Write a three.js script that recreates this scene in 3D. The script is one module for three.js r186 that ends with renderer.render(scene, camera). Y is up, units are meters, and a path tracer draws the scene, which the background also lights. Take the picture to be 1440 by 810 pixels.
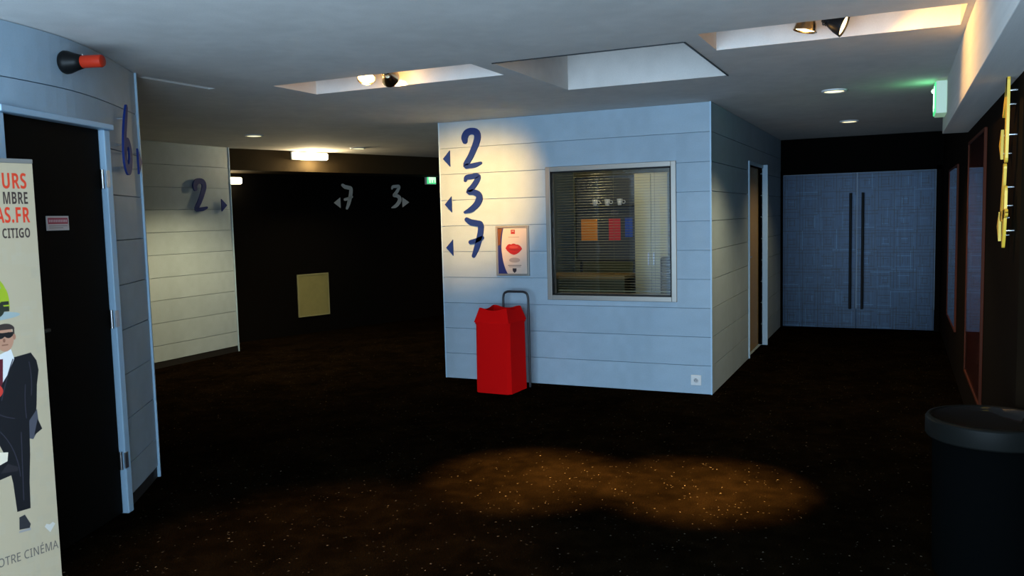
import * as THREE from 'three';
import { mergeGeometries } from 'three/addons/utils/BufferGeometryUtils.js';
import { RoundedBoxGeometry } from 'three/addons/geometries/RoundedBoxGeometry.js';
import { RectAreaLightUniformsLib } from 'three/addons/lights/RectAreaLightUniformsLib.js';

// ---------------------------------------------------------------- camera, daylight, exposure
const scene = new THREE.Scene();
scene.background = new THREE.Color().setRGB(0.10, 0.16, 0.22);
const D2R = Math.PI / 180;
const camera = new THREE.PerspectiveCamera(37.92, 16 / 9, 0.05, 60);
camera.position.set(0, 1.5765, 0);
camera.rotation.order = 'YXZ';
camera.rotation.set(-4.8625 * D2R, 24.863 * D2R, -1.4361 * D2R);
const renderer = new THREE.WebGLRenderer({ antialias: true });
renderer.toneMapping = THREE.LinearToneMapping;
renderer.toneMappingExposure = 1.0;
renderer.shadowMap.enabled = true;
RectAreaLightUniformsLib.init();
// dusk daylight through the glazed entrance behind the camera
const ENTRY = { x0: -3.3, x1: 1.4, y0: 0.06, y1: 2.3, z: 1.3 };
const day = new THREE.RectAreaLight(new THREE.Color().setRGB(0.54, 0.77, 1.0), 14.2, ENTRY.x1 - ENTRY.x0, ENTRY.y1 - ENTRY.y0);
day.position.set((ENTRY.x0 + ENTRY.x1) / 2, (ENTRY.y0 + ENTRY.y1) / 2, ENTRY.z - 0.04);
day.lookAt(day.position.x, day.position.y, -10);
scene.add(day);
const WARM = new THREE.Color().setRGB(1.0, 0.53, 0.13);
const DOWN = new THREE.Color().setRGB(1.0, 0.76, 0.40);

// ---------------------------------------------------------------- helpers
let seed = 7;
const rnd = () => { seed = (seed * 1664525 + 1013904223) >>> 0; return seed / 4294967296; };
const lin = (r, g, b) => new THREE.Color().setRGB(r, g, b);
const names = {};
function numbered(n) { const k = names[n] = (names[n] ?? -1) + 1; return k ? `${n}_${String(k).padStart(3, '0')}` : n; }
function shade(o) { o.castShadow = true; o.receiveShadow = true; return o; }
function part(name, geo, mat, parent) { const m = shade(new THREE.Mesh(geo, mat)); m.name = name; parent.add(m); return m; }
function thing(name, label, category, pos = [0, 0, 0], turn = 0, group) {
  const g = new THREE.Group(); g.name = numbered(name); g.position.set(...pos); g.rotation.y = turn;
  g.userData = { label, category }; if (group) g.userData.group = group; scene.add(g); return g;
}
function struct(name, label, category) {
  const g = new THREE.Group(); g.name = numbered(name); g.userData = { kind: 'structure', label, category }; scene.add(g); return g;
}
function structMesh(name, geo, mat, label, category) {
  const m = part(numbered(name), geo, mat, scene); m.userData = { kind: 'structure', label, category }; return m;
}
// box by its limits, uv in metres
function bx(x0, x1, y0, y1, z0, z1) {
  const w = x1 - x0, h = y1 - y0, d = z1 - z0, g = new THREE.BoxGeometry(w, h, d), uv = g.attributes.uv;
  const s = [[d, h], [d, h], [w, d], [w, d], [w, h], [w, h]];
  for (let f = 0; f < 6; f++) for (let i = 0; i < 4; i++) uv.setXY(f * 4 + i, uv.getX(f * 4 + i) * s[f][0], uv.getY(f * 4 + i) * s[f][1]);
  g.translate((x0 + x1) / 2, (y0 + y1) / 2, (z0 + z1) / 2); return g;
}
const rbx = (x0, x1, y0, y1, z0, z1, r = 0.006, s = 2) => new RoundedBoxGeometry(x1 - x0, y1 - y0, z1 - z0, s, r).translate((x0 + x1) / 2, (y0 + y1) / 2, (z0 + z1) / 2);
const cyl = (r0, r1, h, seg = 24) => new THREE.CylinderGeometry(r0, r1, h, seg);
const merge = (a) => mergeGeometries(a.map(g => g.index ? g.toNonIndexed() : g));
function canvas(w, h, draw) {
  const c = document.createElement('canvas'); c.width = w; c.height = h; const x = c.getContext('2d'); draw(x, w, h);
  const t = new THREE.CanvasTexture(c); t.colorSpace = THREE.SRGBColorSpace; t.magFilter = THREE.LinearFilter; t.anisotropy = 8; return t;
}
function dataTex(n, f, srgb = true) {
  const d = new Uint8Array(n * n * 4);
  for (let y = 0; y < n; y++) for (let x = 0; x < n; x++) { const c = f(x, y); const k = (y * n + x) * 4; d[k] = c[0]; d[k + 1] = c[1]; d[k + 2] = c[2]; d[k + 3] = 255; }
  const t = new THREE.DataTexture(d, n, n); t.wrapS = t.wrapT = THREE.RepeatWrapping; t.magFilter = THREE.LinearFilter; t.minFilter = THREE.LinearMipmapLinearFilter; t.generateMipmaps = true;
  if (srgb) t.colorSpace = THREE.SRGBColorSpace; t.needsUpdate = true; return t;
}
// tiling value noise
function noiseGrid(cells) { const g = []; for (let i = 0; i < cells * cells; i++) g.push(rnd());
  return (u, v) => { const x = u * cells, y = v * cells, i = Math.floor(x), j = Math.floor(y), a = x - i, b = y - j, s = a * a * (3 - 2 * a), t = b * b * (3 - 2 * b);
    const q = (m, n) => g[((n % cells) + cells) % cells * cells + ((m % cells) + cells) % cells];
    return (q(i, j) * (1 - s) + q(i + 1, j) * s) * (1 - t) + (q(i, j + 1) * (1 - s) + q(i + 1, j + 1) * s) * t; }; }

// ---------------------------------------------------------------- materials
const std = (o) => new THREE.MeshStandardMaterial({ side: THREE.DoubleSide, ...o });
const phy = (o) => new THREE.MeshPhysicalMaterial({ side: THREE.DoubleSide, ...o });
const nA = noiseGrid(8), nB = noiseGrid(32), nC = noiseGrid(128);
const paintTex = dataTex(512, (x, y) => { const v = 232 + 10 * (nA(x / 512, y / 512) - .5) + 8 * (nB(x / 512, y / 512) - .5) + 7 * (rnd() - .5); return [v, v, v]; });
paintTex.repeat.set(0.5, 0.5);
const paintBump = dataTex(256, () => { const v = 128 + 90 * (rnd() - .5); return [v, v, v]; }, false);
paintBump.repeat.set(4, 4);
const carpetTex = dataTex(1024, (x, y) => {
  const u = x / 1024, v = y / 1024, n = .55 * nA(u, v) + .45 * nB(u, v), f = 18 + 26 * n + 18 * (rnd() - .5);
  return [f * 1.12, f, f * .84];
});
{ // pale flecks woven into the pile
  const d = carpetTex.image.data;
  for (let k = 0; k < 620; k++) { const cx = Math.floor(rnd() * 1024), cy = Math.floor(rnd() * 1024), w = 2 + Math.floor(rnd() * 4), h = 2 + Math.floor(rnd() * 5), b = 75 + 150 * rnd() * rnd();
    for (let j = 0; j < h; j++) for (let i = 0; i < w; i++) { const q = (((cy + j) % 1024) * 1024 + (cx + i) % 1024) * 4; d[q] = b; d[q + 1] = b * 1.04; d[q + 2] = b * 1.12; } }
}
carpetTex.repeat.set(0.5, 0.5);
const carpetBump = dataTex(512, () => { const v = 255 * rnd(); return [v, v, v]; }, false); carpetBump.repeat.set(2, 2);
const M = {
  ceiling: std({ color: lin(.84, .80, .76), map: paintTex, roughness: .95 }),
  plank: [0, 1, 2].map(i => std({ color: lin(.42 - .012 * i, .55 - .014 * i, .66 - .014 * i), map: paintTex, bumpMap: paintBump, bumpScale: .0004, roughness: .55 })),
  groove: std({ color: lin(.22, .30, .37), roughness: .9 }),
  trim: std({ color: lin(.40, .58, .74), roughness: .4 }),
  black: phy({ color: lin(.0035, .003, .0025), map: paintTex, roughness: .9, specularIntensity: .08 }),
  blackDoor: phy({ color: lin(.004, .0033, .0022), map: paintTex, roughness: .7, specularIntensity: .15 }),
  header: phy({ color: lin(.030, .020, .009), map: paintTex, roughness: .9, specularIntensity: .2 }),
  plinth: std({ color: lin(.008, .008, .009), roughness: .6 }),
  carpet: phy({ map: carpetTex, bumpMap: carpetBump, bumpScale: .003, specularIntensity: 0, color: lin(.24, .185, .12), roughness: 1 }),
  blue: phy({ color: lin(.006, .026, .17), roughness: .55, specularIntensity: .35 }),
  paleSign: std({ color: lin(.62, .60, .55), roughness: .35 }),
  gold: std({ color: lin(.88, .55, .05), metalness: .1, roughness: .4 }),
  rightWall: phy({ color: lin(.009, .005, .0022), map: paintTex, roughness: .9, specularIntensity: .08 }),
  pin: std({ color: lin(.75, .75, .75), metalness: 1, roughness: .25 }),
  steel: std({ color: lin(.55, .55, .56), metalness: 1, roughness: .35 }),
  chrome: std({ color: lin(.75, .74, .72), metalness: 1, roughness: .12 }),
  brassy: std({ color: lin(.72, .62, .45), metalness: 1, roughness: .22 }),
  darkMetal: std({ color: lin(.03, .03, .032), metalness: .7, roughness: .4 }),
  blackPlastic: phy({ color: lin(.005, .005, .005), roughness: .45, specularIntensity: .35 }),
  red: phy({ color: lin(.66, .004, .004), roughness: .8, specularIntensity: .08 }),
  sirenRed: phy({ color: lin(.40, .022, .006), roughness: .5, specularIntensity: .4 }),
  tubeGrey: std({ color: lin(.035, .035, .04), roughness: .4, metalness: .3 }),
  white: std({ color: lin(.72, .72, .71), roughness: .45 }),
  alu: std({ color: lin(.34, .32, .29), metalness: .55, roughness: .4 }),
  glass: new THREE.MeshPhysicalMaterial({ color: 0xffffff, transmission: 1, thickness: 0, roughness: .02, ior: 1.5, side: THREE.DoubleSide }),
  wood: std({ color: lin(.30, .20, .08), roughness: .5 }),
  interior: std({ color: lin(.34, .30, .13), map: paintTex, roughness: .9 }),
  lampLens: std({ color: 0xffffff, emissive: lin(1, .84, .42), emissiveIntensity: 2.2 }),
  tubeLens: std({ color: 0xffffff, emissive: lin(1, .85, .52), emissiveIntensity: 6 }),
  spotLens: std({ color: 0xffffff, emissive: lin(1, .72, .34), emissiveIntensity: 6 }),
  exitGreen: std({ color: lin(.05, .4, .15), emissive: lin(.10, .9, .32), emissiveIntensity: .9 }),
  exitWhite: std({ color: lin(.8, .9, .8), emissive: lin(.75, 1, .72), emissiveIntensity: 1.0 }),
  slat: std({ color: lin(.13, .12, .05), roughness: .45 }),
  redFrame: phy({ color: lin(.07, .014, .004), roughness: .5, specularIntensity: .2 }),
};

// ---------------------------------------------------------------- structure
const CH = 2.5, PL = 0.25;
structMesh('floor', bx(-10.2, 3.4, -0.1, 0, -14.2, 1.5), M.carpet, 'black carpet with pale flecks', 'floor');

// ceiling with recessed trays
const trays = [[-3.87, -2.36, -5.05, -4.58], [-2.24, -1.08, -5.91, -4.63], [-0.97, 0.27, -4.97, -4.47], [-4.32, -4.26, -4.45, -3.86]];
{
  const c = struct('ceiling', 'pale ceiling with rectangular recesses', 'ceiling');
  const s = new THREE.Shape([[-10.2, 14.2], [3.4, 14.2], [3.4, -1.5], [-10.2, -1.5]].map(p => new THREE.Vector2(...p)));
  for (const [x0, x1, z0, z1] of trays) s.holes.push(new THREE.Path([[x0, -z0], [x0, -z1], [x1, -z1], [x1, -z0]].map(p => new THREE.Vector2(...p))));
  part('ceiling_slab', new THREE.ExtrudeGeometry(s, { depth: .42, bevelEnabled: false, curveSegments: 1 }).rotateX(-Math.PI / 2).translate(0, CH, 0), M.ceiling, c);
  for (const [x0, x1, z0, z1] of trays) part('recess_top', bx(x0 - .05, x1 + .05, CH + .42, CH + .47, z0 - .05, z1 + .05), M.ceiling, c);
  const [x0, x1, z0, z1] = trays[1];
  part('recess_edge', merge([bx(x0, x1, CH - .006, CH + .012, z1, z1 + .008), bx(x1, x1 + .008, CH - .006, CH + .012, z0, z1)]), M.darkMetal, c);
}
// beam (soffit) along the right side
structMesh('beam', rbx(.30, .66, 2.15, CH, -7.6, 1.3, .004), M.ceiling, 'boxed beam dropping below the ceiling', 'beam');

// straight plank cladding: local frame along +x, y up, outward +z; holes [a0,a1,y0,y1]
function plankRows(parent, L, y0, holes, at, turn, thick = .018) {
  const rows = Math.round((CH - y0) / PL + .3);
  for (let r = 0; r < 10; r++) {
    const a = Math.max(y0, r * PL) + .0025, b = (r + 1) * PL - .0025; if (b - a < .02) continue;
    let segs = [[0, L, a, b]];
    for (const [h0, h1, v0, v1] of holes) {
      const out = [];
      for (const [p, q, u, w] of segs) {
        if (q <= h0 || p >= h1 || w <= v0 || u >= v1) { out.push([p, q, u, w]); continue; }
        if (p < h0) out.push([p, h0, u, w]); if (q > h1) out.push([h1, q, u, w]);
        const m0 = Math.max(p, h0), m1 = Math.min(q, h1);
        if (u < v0 - .01) out.push([m0, m1, u, v0]); if (w > v1 + .01) out.push([m0, m1, v1, w]);
      }
      segs = out;
    }
    for (const [p, q, u, w] of segs) {
      const m = part('plank', bx(p, q, u, w, 0, thick), M.plank[(r * 7 + Math.floor(p * 3)) % 3 < 0 ? 0 : (r * 7 + Math.floor(p * 3)) % 3], parent);
      m.position.set(...at); m.rotation.y = turn;
    }
  }
}
// booth -------------------------------------------------------
const BX0 = -4.08, BX1 = -1.45, BZ = -7.19, EZ = -11.75;
const WIN = [-2.96, -1.75, 0.80, 2.02];
{
  const w = struct('wall_booth_front', 'pale plank-clad front wall of the projection booth', 'wall');
  const s = new THREE.Shape([[BX0 + .02, 0], [BX1 - .02, 0], [BX1 - .02, CH], [BX0 + .02, CH]].map(p => new THREE.Vector2(...p)));
  s.holes.push(new THREE.Path([[WIN[0] + .02, WIN[2] + .02], [WIN[0] + .02, WIN[3] - .02], [WIN[1] - .02, WIN[3] - .02], [WIN[1] - .02, WIN[2] + .02]].map(p => new THREE.Vector2(...p))));
  part('wall_core', new THREE.ExtrudeGeometry(s, { depth: .08, bevelEnabled: false }).translate(0, 0, BZ - .098), M.groove, w);
  plankRows(w, BX1 - BX0 - .024, 0, [[WIN[0] - BX0 - .012, WIN[1] - BX0 - .012, WIN[2], WIN[3]]], [BX0 + .012, 0, BZ - .018], 0);
  part('corner_strip', bx(BX0, BX0 + .012, 0, CH, BZ - .1, BZ + .002), M.trim, w);
  part('corner_strip', bx(BX1 - .012, BX1, 0, CH, BZ - .018, BZ + .002), M.trim, w);
}
{
  const w = struct('wall_booth_side', 'plank-clad side wall of the booth along the corridor', 'wall');
  const DZ0 = -9.13, DZ1 = -10.09, L = -EZ + BZ;
  const s = new THREE.Shape([[.02, 0], [L, 0], [L, CH], [.02, CH]].map(p => new THREE.Vector2(...p)));
  const a = BZ - DZ0, b = BZ - DZ1;
  s.holes.push(new THREE.Path([[a, 0.001], [a, 2.06], [b, 2.06], [b, 0.001]].map(p => new THREE.Vector2(...p))));
  part('wall_core', new THREE.ExtrudeGeometry(s, { depth: .08, bevelEnabled: false }).rotateY(Math.PI / 2).translate(BX1 - .098, 0, BZ), M.groove, w);
  plankRows(w, L - .02, 0, [[a - .02, b - .02, 0, 2.06]], [BX1 - .018, 0, BZ - .02], Math.PI / 2);
  const d = struct('door_3', 'pale framed service door in the booth side', 'door');
  part('jamb', rbx(BX1 - .09, BX1 + .014, 0, 2.1, DZ0, DZ0 + .03), M.trim, d);
  part('jamb', rbx(BX1 - .09, BX1 + .06, 0, 2.1, DZ1 - .03, DZ1), M.trim, d);
  part('head', rbx(BX1 - .09, BX1 + .014, 2.06, 2.1, DZ1, DZ0), M.trim, d);
  part('leaf', rbx(BX1 - .085, BX1 - .045, .005, 2.06, DZ1, DZ0), M.wood, d);
  part('handle', merge([rbx(BX1 - .045, BX1 - .035, 1.0, 1.16, DZ0 - .11, DZ0 - .07, .003), rbx(BX1 - .035, BX1 + .0, 1.07, 1.085, DZ0 - .095, DZ0 - .085, .003), rbx(BX1 - .01, BX1 + .005, 1.07, 1.085, DZ0 - .2, DZ0 - .085, .004)]), M.steel, d);
}
structMesh('wall_booth_left', bx(BX0, BX0 + .09, 0, CH, EZ, BZ - .1), M.plank[1], 'hidden left flank of the booth', 'wall');
structMesh('wall_booth_back', bx(BX0 + .09, BX1 - .1, 0, CH, -10.75, -10.65), M.interior, 'yellowish back wall inside the booth', 'wall');

// end wall of the corridor with double door ------------------------------
const DX0 = -1.42, DX1 = 0.405, DH = 2.03, DM = -0.505;
{
  const w = struct('wall_corridor_end', 'black end wall of the corridor', 'wall');
  part('wall_panel', bx(BX1 - .1, DX0 - .01, 0, CH, EZ - .12, EZ - .02), M.black, w);
  part('wall_panel', bx(DX1 + .01, 1.2, 0, CH, EZ - .12, EZ - .02), M.black, w);
  part('lintel', bx(DX0 - .01, DX1 + .01, DH + .01, CH, EZ - .12, EZ + .0), M.black, w);
}
const doorTex = (k) => canvas(512, 1024, (c, W, H) => {
  c.fillStyle = '#35516f'; c.fillRect(0, 0, W, H);
  for (let i = 0; i < 1300; i++) { const x = rnd() * W, y = rnd() * H, l = 30 + 160 * rnd(), b = rnd(); c.globalAlpha = .08 + .10 * rnd(); c.fillStyle = b < .5 ? '#24415c' : b < .85 ? '#86a6bd' : '#8a7a72'; c.fillRect(x, y, 1.5 + 4 * rnd(), l); }
  for (let i = 0; i < 500; i++) { const x = rnd() * W, y = rnd() * H; c.globalAlpha = .10 + .12 * rnd(); c.fillStyle = rnd() < .6 ? '#1d3550' : '#7f9db5'; c.fillRect(x, y, 30 + 90 * rnd(), 1.5 + 3 * rnd()); }
  const cell = 512 / 4;   // woven square-in-square print, broken and smudged
  for (let j = 0; j < 9; j++) for (let i = 0; i < 4; i++) for (const q of [.42, .26, .12]) {
    const cx = (i + .5) * cell, cy = (j + .5) * cell, e = q * cell;
    for (let n = 0; n < 4; n++) { if (rnd() < .25) continue; c.globalAlpha = .45 + .4 * rnd(); c.fillStyle = rnd() < .85 ? '#0a1826' : '#7f9bb0'; const o = 4 * (rnd() - .5), l = e * (1.2 + .8 * rnd());
      if (n < 2) c.fillRect(cx - l + e * .0 + o, cy + (n ? e : -e) + o, 2 * l * .9, 4); else c.fillRect(cx + (n % 2 ? e : -e) + o, cy - l + o, 4, 2 * l * .9); }
  }
  for (let i = 0; i < 220; i++) { c.globalAlpha = .10 + .12 * rnd(); c.fillStyle = rnd() < .6 ? '#20384f' : '#6f8fa8'; c.fillRect(rnd() * W, rnd() * H, 2 + 3 * rnd(), 40 + 120 * rnd()); }
  c.globalAlpha = 1;
});
{
  const d = struct('door_2', 'wide double door faced in blue squared metal with black pull bars', 'door');
  const leaf = (x0, x1, k) => {
    const m = std({ map: doorTex(k), color: lin(.23, .36, .44), metalness: .35, roughness: .42 });
    const g = new THREE.BoxGeometry(x1 - x0, DH - .012, .045).translate((x0 + x1) / 2, (DH - .012) / 2 + .012, EZ - .0225);
    const l = part('leaf', g, m, d);
    const hx = k ? x0 + .07 : x1 - .07;
    const bar = cyl(.016, .016, 1.5, 14).translate(hx, 1.02, EZ + .07);
    const post = y => cyl(.009, .009, .07, 10).rotateX(Math.PI / 2).translate(hx, y, EZ + .035);
    part('pull_bar', merge([bar, post(1.6), post(.44)]), M.blackPlastic, l);
  };
  leaf(DX0, DM - .003, 0); leaf(DM + .003, DX1, 1);
  part('door_frame', merge([bx(DX0 - .05, DX0 - .002, 0, DH + .05, EZ - .01, EZ + .02), bx(DX1 + .002, DX1 + .06, 0, DH + .05, EZ - .01, EZ + .02), bx(DX0 - .05, DX1 + .06, DH + .002, DH + .05, EZ - .01, EZ + .02)]), M.black, d);
}
{ // small lock boss beside the double door
  const t = thing('door_release', 'tiny metal push button on black wall right of the blue double door', 'button', [.51, 1.19, EZ - .02]);
  part('plate', rbx(-.03, .03, -.045, .045, 0, .008), M.darkMetal, t);
  part('knob', cyl(.011, .013, .02, 16).rotateX(Math.PI / 2).translate(0, 0, .018), M.chrome, t);
}
// right wall -------------------------------------------------------------
const RX = 0.48;
structMesh('wall_right', bx(RX, RX + .15, 0, CH, EZ - .02, -4.28), M.rightWall, 'black right wall of the corridor', 'wall');
structMesh('wall_foyer_right', bx(3.2, 3.35, 0, CH, -4.28, 1.4), M.black, 'dark far right wall of the foyer', 'wall');
structMesh('wall_foyer_return', bx(RX + .15, 3.35, 0, CH, -4.43, -4.28), M.black, 'dark return wall of the foyer', 'wall');
{ // entrance facade behind the camera
  const w = struct('wall_entrance', 'entrance wall with a wide glazed opening', 'wall');
  part('wall_panel', bx(-3.7, ENTRY.x0, 0, CH, 1.3, 1.45), M.black, w); part('wall_panel', bx(ENTRY.x1, 3.35, 0, CH, 1.3, 1.45), M.black, w);
  part('wall_panel', bx(ENTRY.x0, ENTRY.x1, ENTRY.y1, CH, 1.3, 1.45), M.black, w); part('wall_panel', bx(ENTRY.x0, ENTRY.x1, 0, ENTRY.y0, 1.3, 1.45), M.black, w);
  const g = struct('window_2', 'glazed entrance front', 'window');
  for (let i = 0; i < 3; i++) { const a = ENTRY.x0 + (ENTRY.x1 - ENTRY.x0) * i / 3; part('pane', bx(a + .03, a + (ENTRY.x1 - ENTRY.x0) / 3 - .03, ENTRY.y0, ENTRY.y1, 1.37, 1.376), M.glass, g); part('mullion', bx(a - .03, a + .03, ENTRY.y0, ENTRY.y1, 1.34, 1.41), M.darkMetal, g); }
}
// curved left wall --------------------------------------------------------
const curve = new THREE.CatmullRomCurve3([[-3.55, 1.3], [-3.55, .6], [-3.55, -.4], [-3.55, -1.4], [-3.562, -2.1], [-3.60, -2.47], [-3.68, -2.82], [-3.79, -3.07], [-3.945, -3.33], [-4.225, -3.75]].map(p => new THREE.Vector3(p[0], 0, p[1])), false, 'catmullrom', .5);
const samples = []; { const N = 900; for (let i = 0; i <= N; i++) samples.push(curve.getPoint(i / N)); }
const cum = [0]; for (let i = 1; i < samples.length; i++) cum.push(cum[i - 1] + samples[i].distanceTo(samples[i - 1]));
const LTOT = cum[cum.length - 1];
function wallAt(s) { s = Math.min(Math.max(s, 0), LTOT); let i = 1; while (i < cum.length - 1 && cum[i] < s) i++; const f = (s - cum[i - 1]) / (cum[i] - cum[i - 1]); const p = samples[i - 1].clone().lerp(samples[i], f); const d = samples[i].clone().sub(samples[i - 1]).normalize(); return { p, d, n: new THREE.Vector3(-d.z, 0, d.x) }; }
function sAtZ(z) { let b = 0; for (let i = 0; i < samples.length; i++) if (Math.abs(samples[i].z - z) < Math.abs(samples[b].z - z)) b = i; return cum[b]; }
function curvedStrip(s0, s1, y0, y1, o0, o1) { // offset o along the normal
  const n = Math.max(2, Math.ceil((s1 - s0) / .08)), pos = [], uv = [], idx = [];
  const quad = (a, b, c, d, u) => { const k = pos.length / 3; for (const q of [a, b, c, d]) pos.push(...q); uv.push(...u); idx.push(k, k + 1, k + 2, k, k + 2, k + 3); };
  const P = (s, y, o) => { const w = wallAt(s); return [w.p.x + w.n.x * o, y, w.p.z + w.n.z * o]; };
  for (let i = 0; i < n; i++) {
    const a = s0 + (s1 - s0) * i / n, b = s0 + (s1 - s0) * (i + 1) / n, U = [a, y0, b, y0, b, y1, a, y1];
    quad(P(a, y0, o1), P(b, y0, o1), P(b, y1, o1), P(a, y1, o1), U); quad(P(b, y0, o0), P(a, y0, o0), P(a, y1, o0), P(b, y1, o0), U);
    quad(P(a, y1, o1), P(b, y1, o1), P(b, y1, o0), P(a, y1, o0), U); quad(P(a, y0, o0), P(b, y0, o0), P(b, y0, o1), P(a, y0, o1), U);
  }
  quad(P(s0, y0, o0), P(s0, y0, o1), P(s0, y1, o1), P(s0, y1, o0), [0, y0, .02, y0, .02, y1, 0, y1]); quad(P(s1, y0, o1), P(s1, y0, o0), P(s1, y1, o0), P(s1, y1, o1), [0, y0, .02, y0, .02, y1, 0, y1]);
  const g = new THREE.BufferGeometry(); g.setAttribute('position', new THREE.Float32BufferAttribute(pos, 3)); g.setAttribute('uv', new THREE.Float32BufferAttribute(uv, 2)); g.setIndex(idx); g.computeVertexNormals(); return g;
}
const SD0 = sAtZ(-2.44), SD1 = sAtZ(-3.19), DTOP = 2.09, PLI = .07;
{
  const w = struct('wall_left', 'curved pale plank-clad wall at the left', 'wall');
  part('wall_core', merge([curvedStrip(0, SD0, 0, CH, -.14, -.02), curvedStrip(SD1, LTOT - .012, 0, CH, -.14, -.02), curvedStrip(SD0, SD1, DTOP, CH, -.14, -.02)]), M.groove, w);
  for (let r = 0; r < 10; r++) {
    const a = (r ? r * PL : PLI) + .0025, b = (r + 1) * PL - .0025, m = M.plank[r % 3];
    const over = b > DTOP + .02, cuts = over && a > DTOP ? [[0, LTOT - .014, a]] : [[0, SD0, a], [SD1, LTOT - .014, a], ...(over ? [[SD0, SD1, DTOP]] : [])];
    for (const [p, q, u] of cuts) part('plank', curvedStrip(p, q, u, b, -.02, 0), m, w);
  }
  const b = struct('baseboard_left', 'black plinth under the left wall', 'baseboard');
  part('plinth_strip', curvedStrip(0, SD0, 0, PLI, -.02, -.006), M.plinth, b); part('plinth_strip', curvedStrip(SD1 + .02, LTOT - .014, 0, PLI, -.02, -.006), M.plinth, b);
  structMesh('trim_1', curvedStrip(LTOT - .012, LTOT + .0, 0, CH, -.14, .012).translate(0, 0, 0), M.trim, 'pale vertical end strip of the left wall', 'trim');
}
// door 1, black, in the curved wall
const dA = wallAt(SD0).p, dB = wallAt(SD1).p, dDir = dB.clone().sub(dA).normalize(), dW = dA.distanceTo(dB), dTurn = Math.atan2(-dDir.z, dDir.x), dN = new THREE.Vector3(-dDir.z, 0, dDir.x);
{
  const d = struct('door_1', 'black flush door in a pale frame in the left wall', 'door');
  d.position.set(dA.x, 0, dA.z); d.rotation.y = dTurn;   // local x along the wall, +z into the room
  part('jamb', rbx(-.03, .02, 0, DTOP + .0, -.14, .02), M.trim, d);
  part('jamb', rbx(dW - .012, dW + .04, 0, DTOP + .0, -.14, .02), M.trim, d);
  part('head', rbx(-.03, dW + .04, DTOP, DTOP + .03, -.14, .046), M.trim, d);
  const l = part('leaf', rbx(.02, dW - .02, .008, DTOP, -.05, -.01, .003), M.blackDoor, d);
  part('handle', merge([rbx(.06, .10, 1.02, 1.18, -.01, -.002, .003), cyl(.009, .009, .05, 10).rotateX(Math.PI / 2).translate(.08, 1.1, .015), rbx(.07, .2, 1.09, 1.108, .03, .045, .005)]), M.darkMetal, l);
  for (const y of [1.83, 1.08, .30]) part('hinge', merge([cyl(.009, .009, .10, 12).translate(dW - .022, y, .0), rbx(dW - .022, dW + .01, y - .045, y + .045, .017, .024, .002)]), M.steel, d);
}
{
  const t = thing('door_sign', 'small white and red notice plate on the black left door', 'sign', [dA.x + dDir.x * .38 + dN.x * -.009, 1.60, dA.z + dDir.z * .38 + dN.z * -.009], dTurn);
  const tex = canvas(256, 112, (c, W, H) => { c.fillStyle = '#e6d8d4'; c.fillRect(0, 0, W, H); c.fillStyle = '#c2485a'; c.fillRect(10, 12, W - 20, 50); c.fillStyle = '#eccfd2'; for (let i = 0; i < 11; i++) c.fillRect(22 + i * 20, 26, 13, 22); c.fillStyle = '#b9a9a6'; c.fillRect(20, 74, W - 40, 8); c.fillRect(20, 90, W - 90, 8); });
  part('plate', bx(-.085, .085, -.035, .035, 0, .004), M.white, t);
  part('print', new THREE.PlaneGeometry(.166, .066).translate(0, 0, .0048), std({ map: tex, roughness: .5 }), t);
}
// wall 2, at the back left --------------------------------------------------
const W2X = -7.42, W2Z = -7.92;
{
  const w = struct('wall_back_left', 'pale plank-clad wall standing at the back left', 'wall');
  part('wall_core', bx(W2X - .15, W2X - .018, 0, CH, W2Z + .012, -3.9), M.groove, w);
  plankRows(w, 4.02 - .014, PLI, [], [W2X - .018, 0, -3.9], Math.PI / 2);
  part('end_strip', bx(W2X - .15, W2X + .008, 0, CH, W2Z, W2Z + .012), M.trim, w);
  const b = struct('baseboard_back_left', 'black plinth under the back left wall', 'baseboard');
  part('plinth_strip', bx(W2X - .018, W2X - .004, 0, PLI, W2Z + .014, -3.9), M.plinth, b);
}
structMesh('wall_passage', bx(-10.1, -4.33, 0, CH, -3.86, -3.74), M.plank[2], 'pale wall closing the side passage', 'wall');
structMesh('wall_far_left', bx(-10.2, -10.05, 0, CH, -14.2, -3.7), M.black, 'black wall beyond the side passage', 'wall');
structMesh('wall_far_back', bx(-10.2, BX0 + .1, 0, CH, -14.2, -14.05), M.black, 'black wall closing the back passage', 'wall');
// header and dark back wall (turned)
const H0 = new THREE.Vector3(-7.5, 0, -7.95), H1 = new THREE.Vector3(-5.75, 0, -13.05), hd = H1.clone().sub(H0).normalize(), HL = H0.distanceTo(H1), hTurn = Math.atan2(-hd.z, hd.x), hn = new THREE.Vector3(-hd.z, 0, hd.x);
const onBack = (s, y, o) => [H0.x + hd.x * s + hn.x * o, y, H0.z + hd.z * s + hn.z * o];
{
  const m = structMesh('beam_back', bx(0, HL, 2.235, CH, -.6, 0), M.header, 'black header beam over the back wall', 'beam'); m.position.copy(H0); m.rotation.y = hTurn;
  const b = structMesh('wall_back', bx(-.6, HL + .6, 0, CH, -.75, -.6), M.black, 'black back wall with white numbers', 'wall'); b.position.copy(H0); b.rotation.y = hTurn;
}

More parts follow.
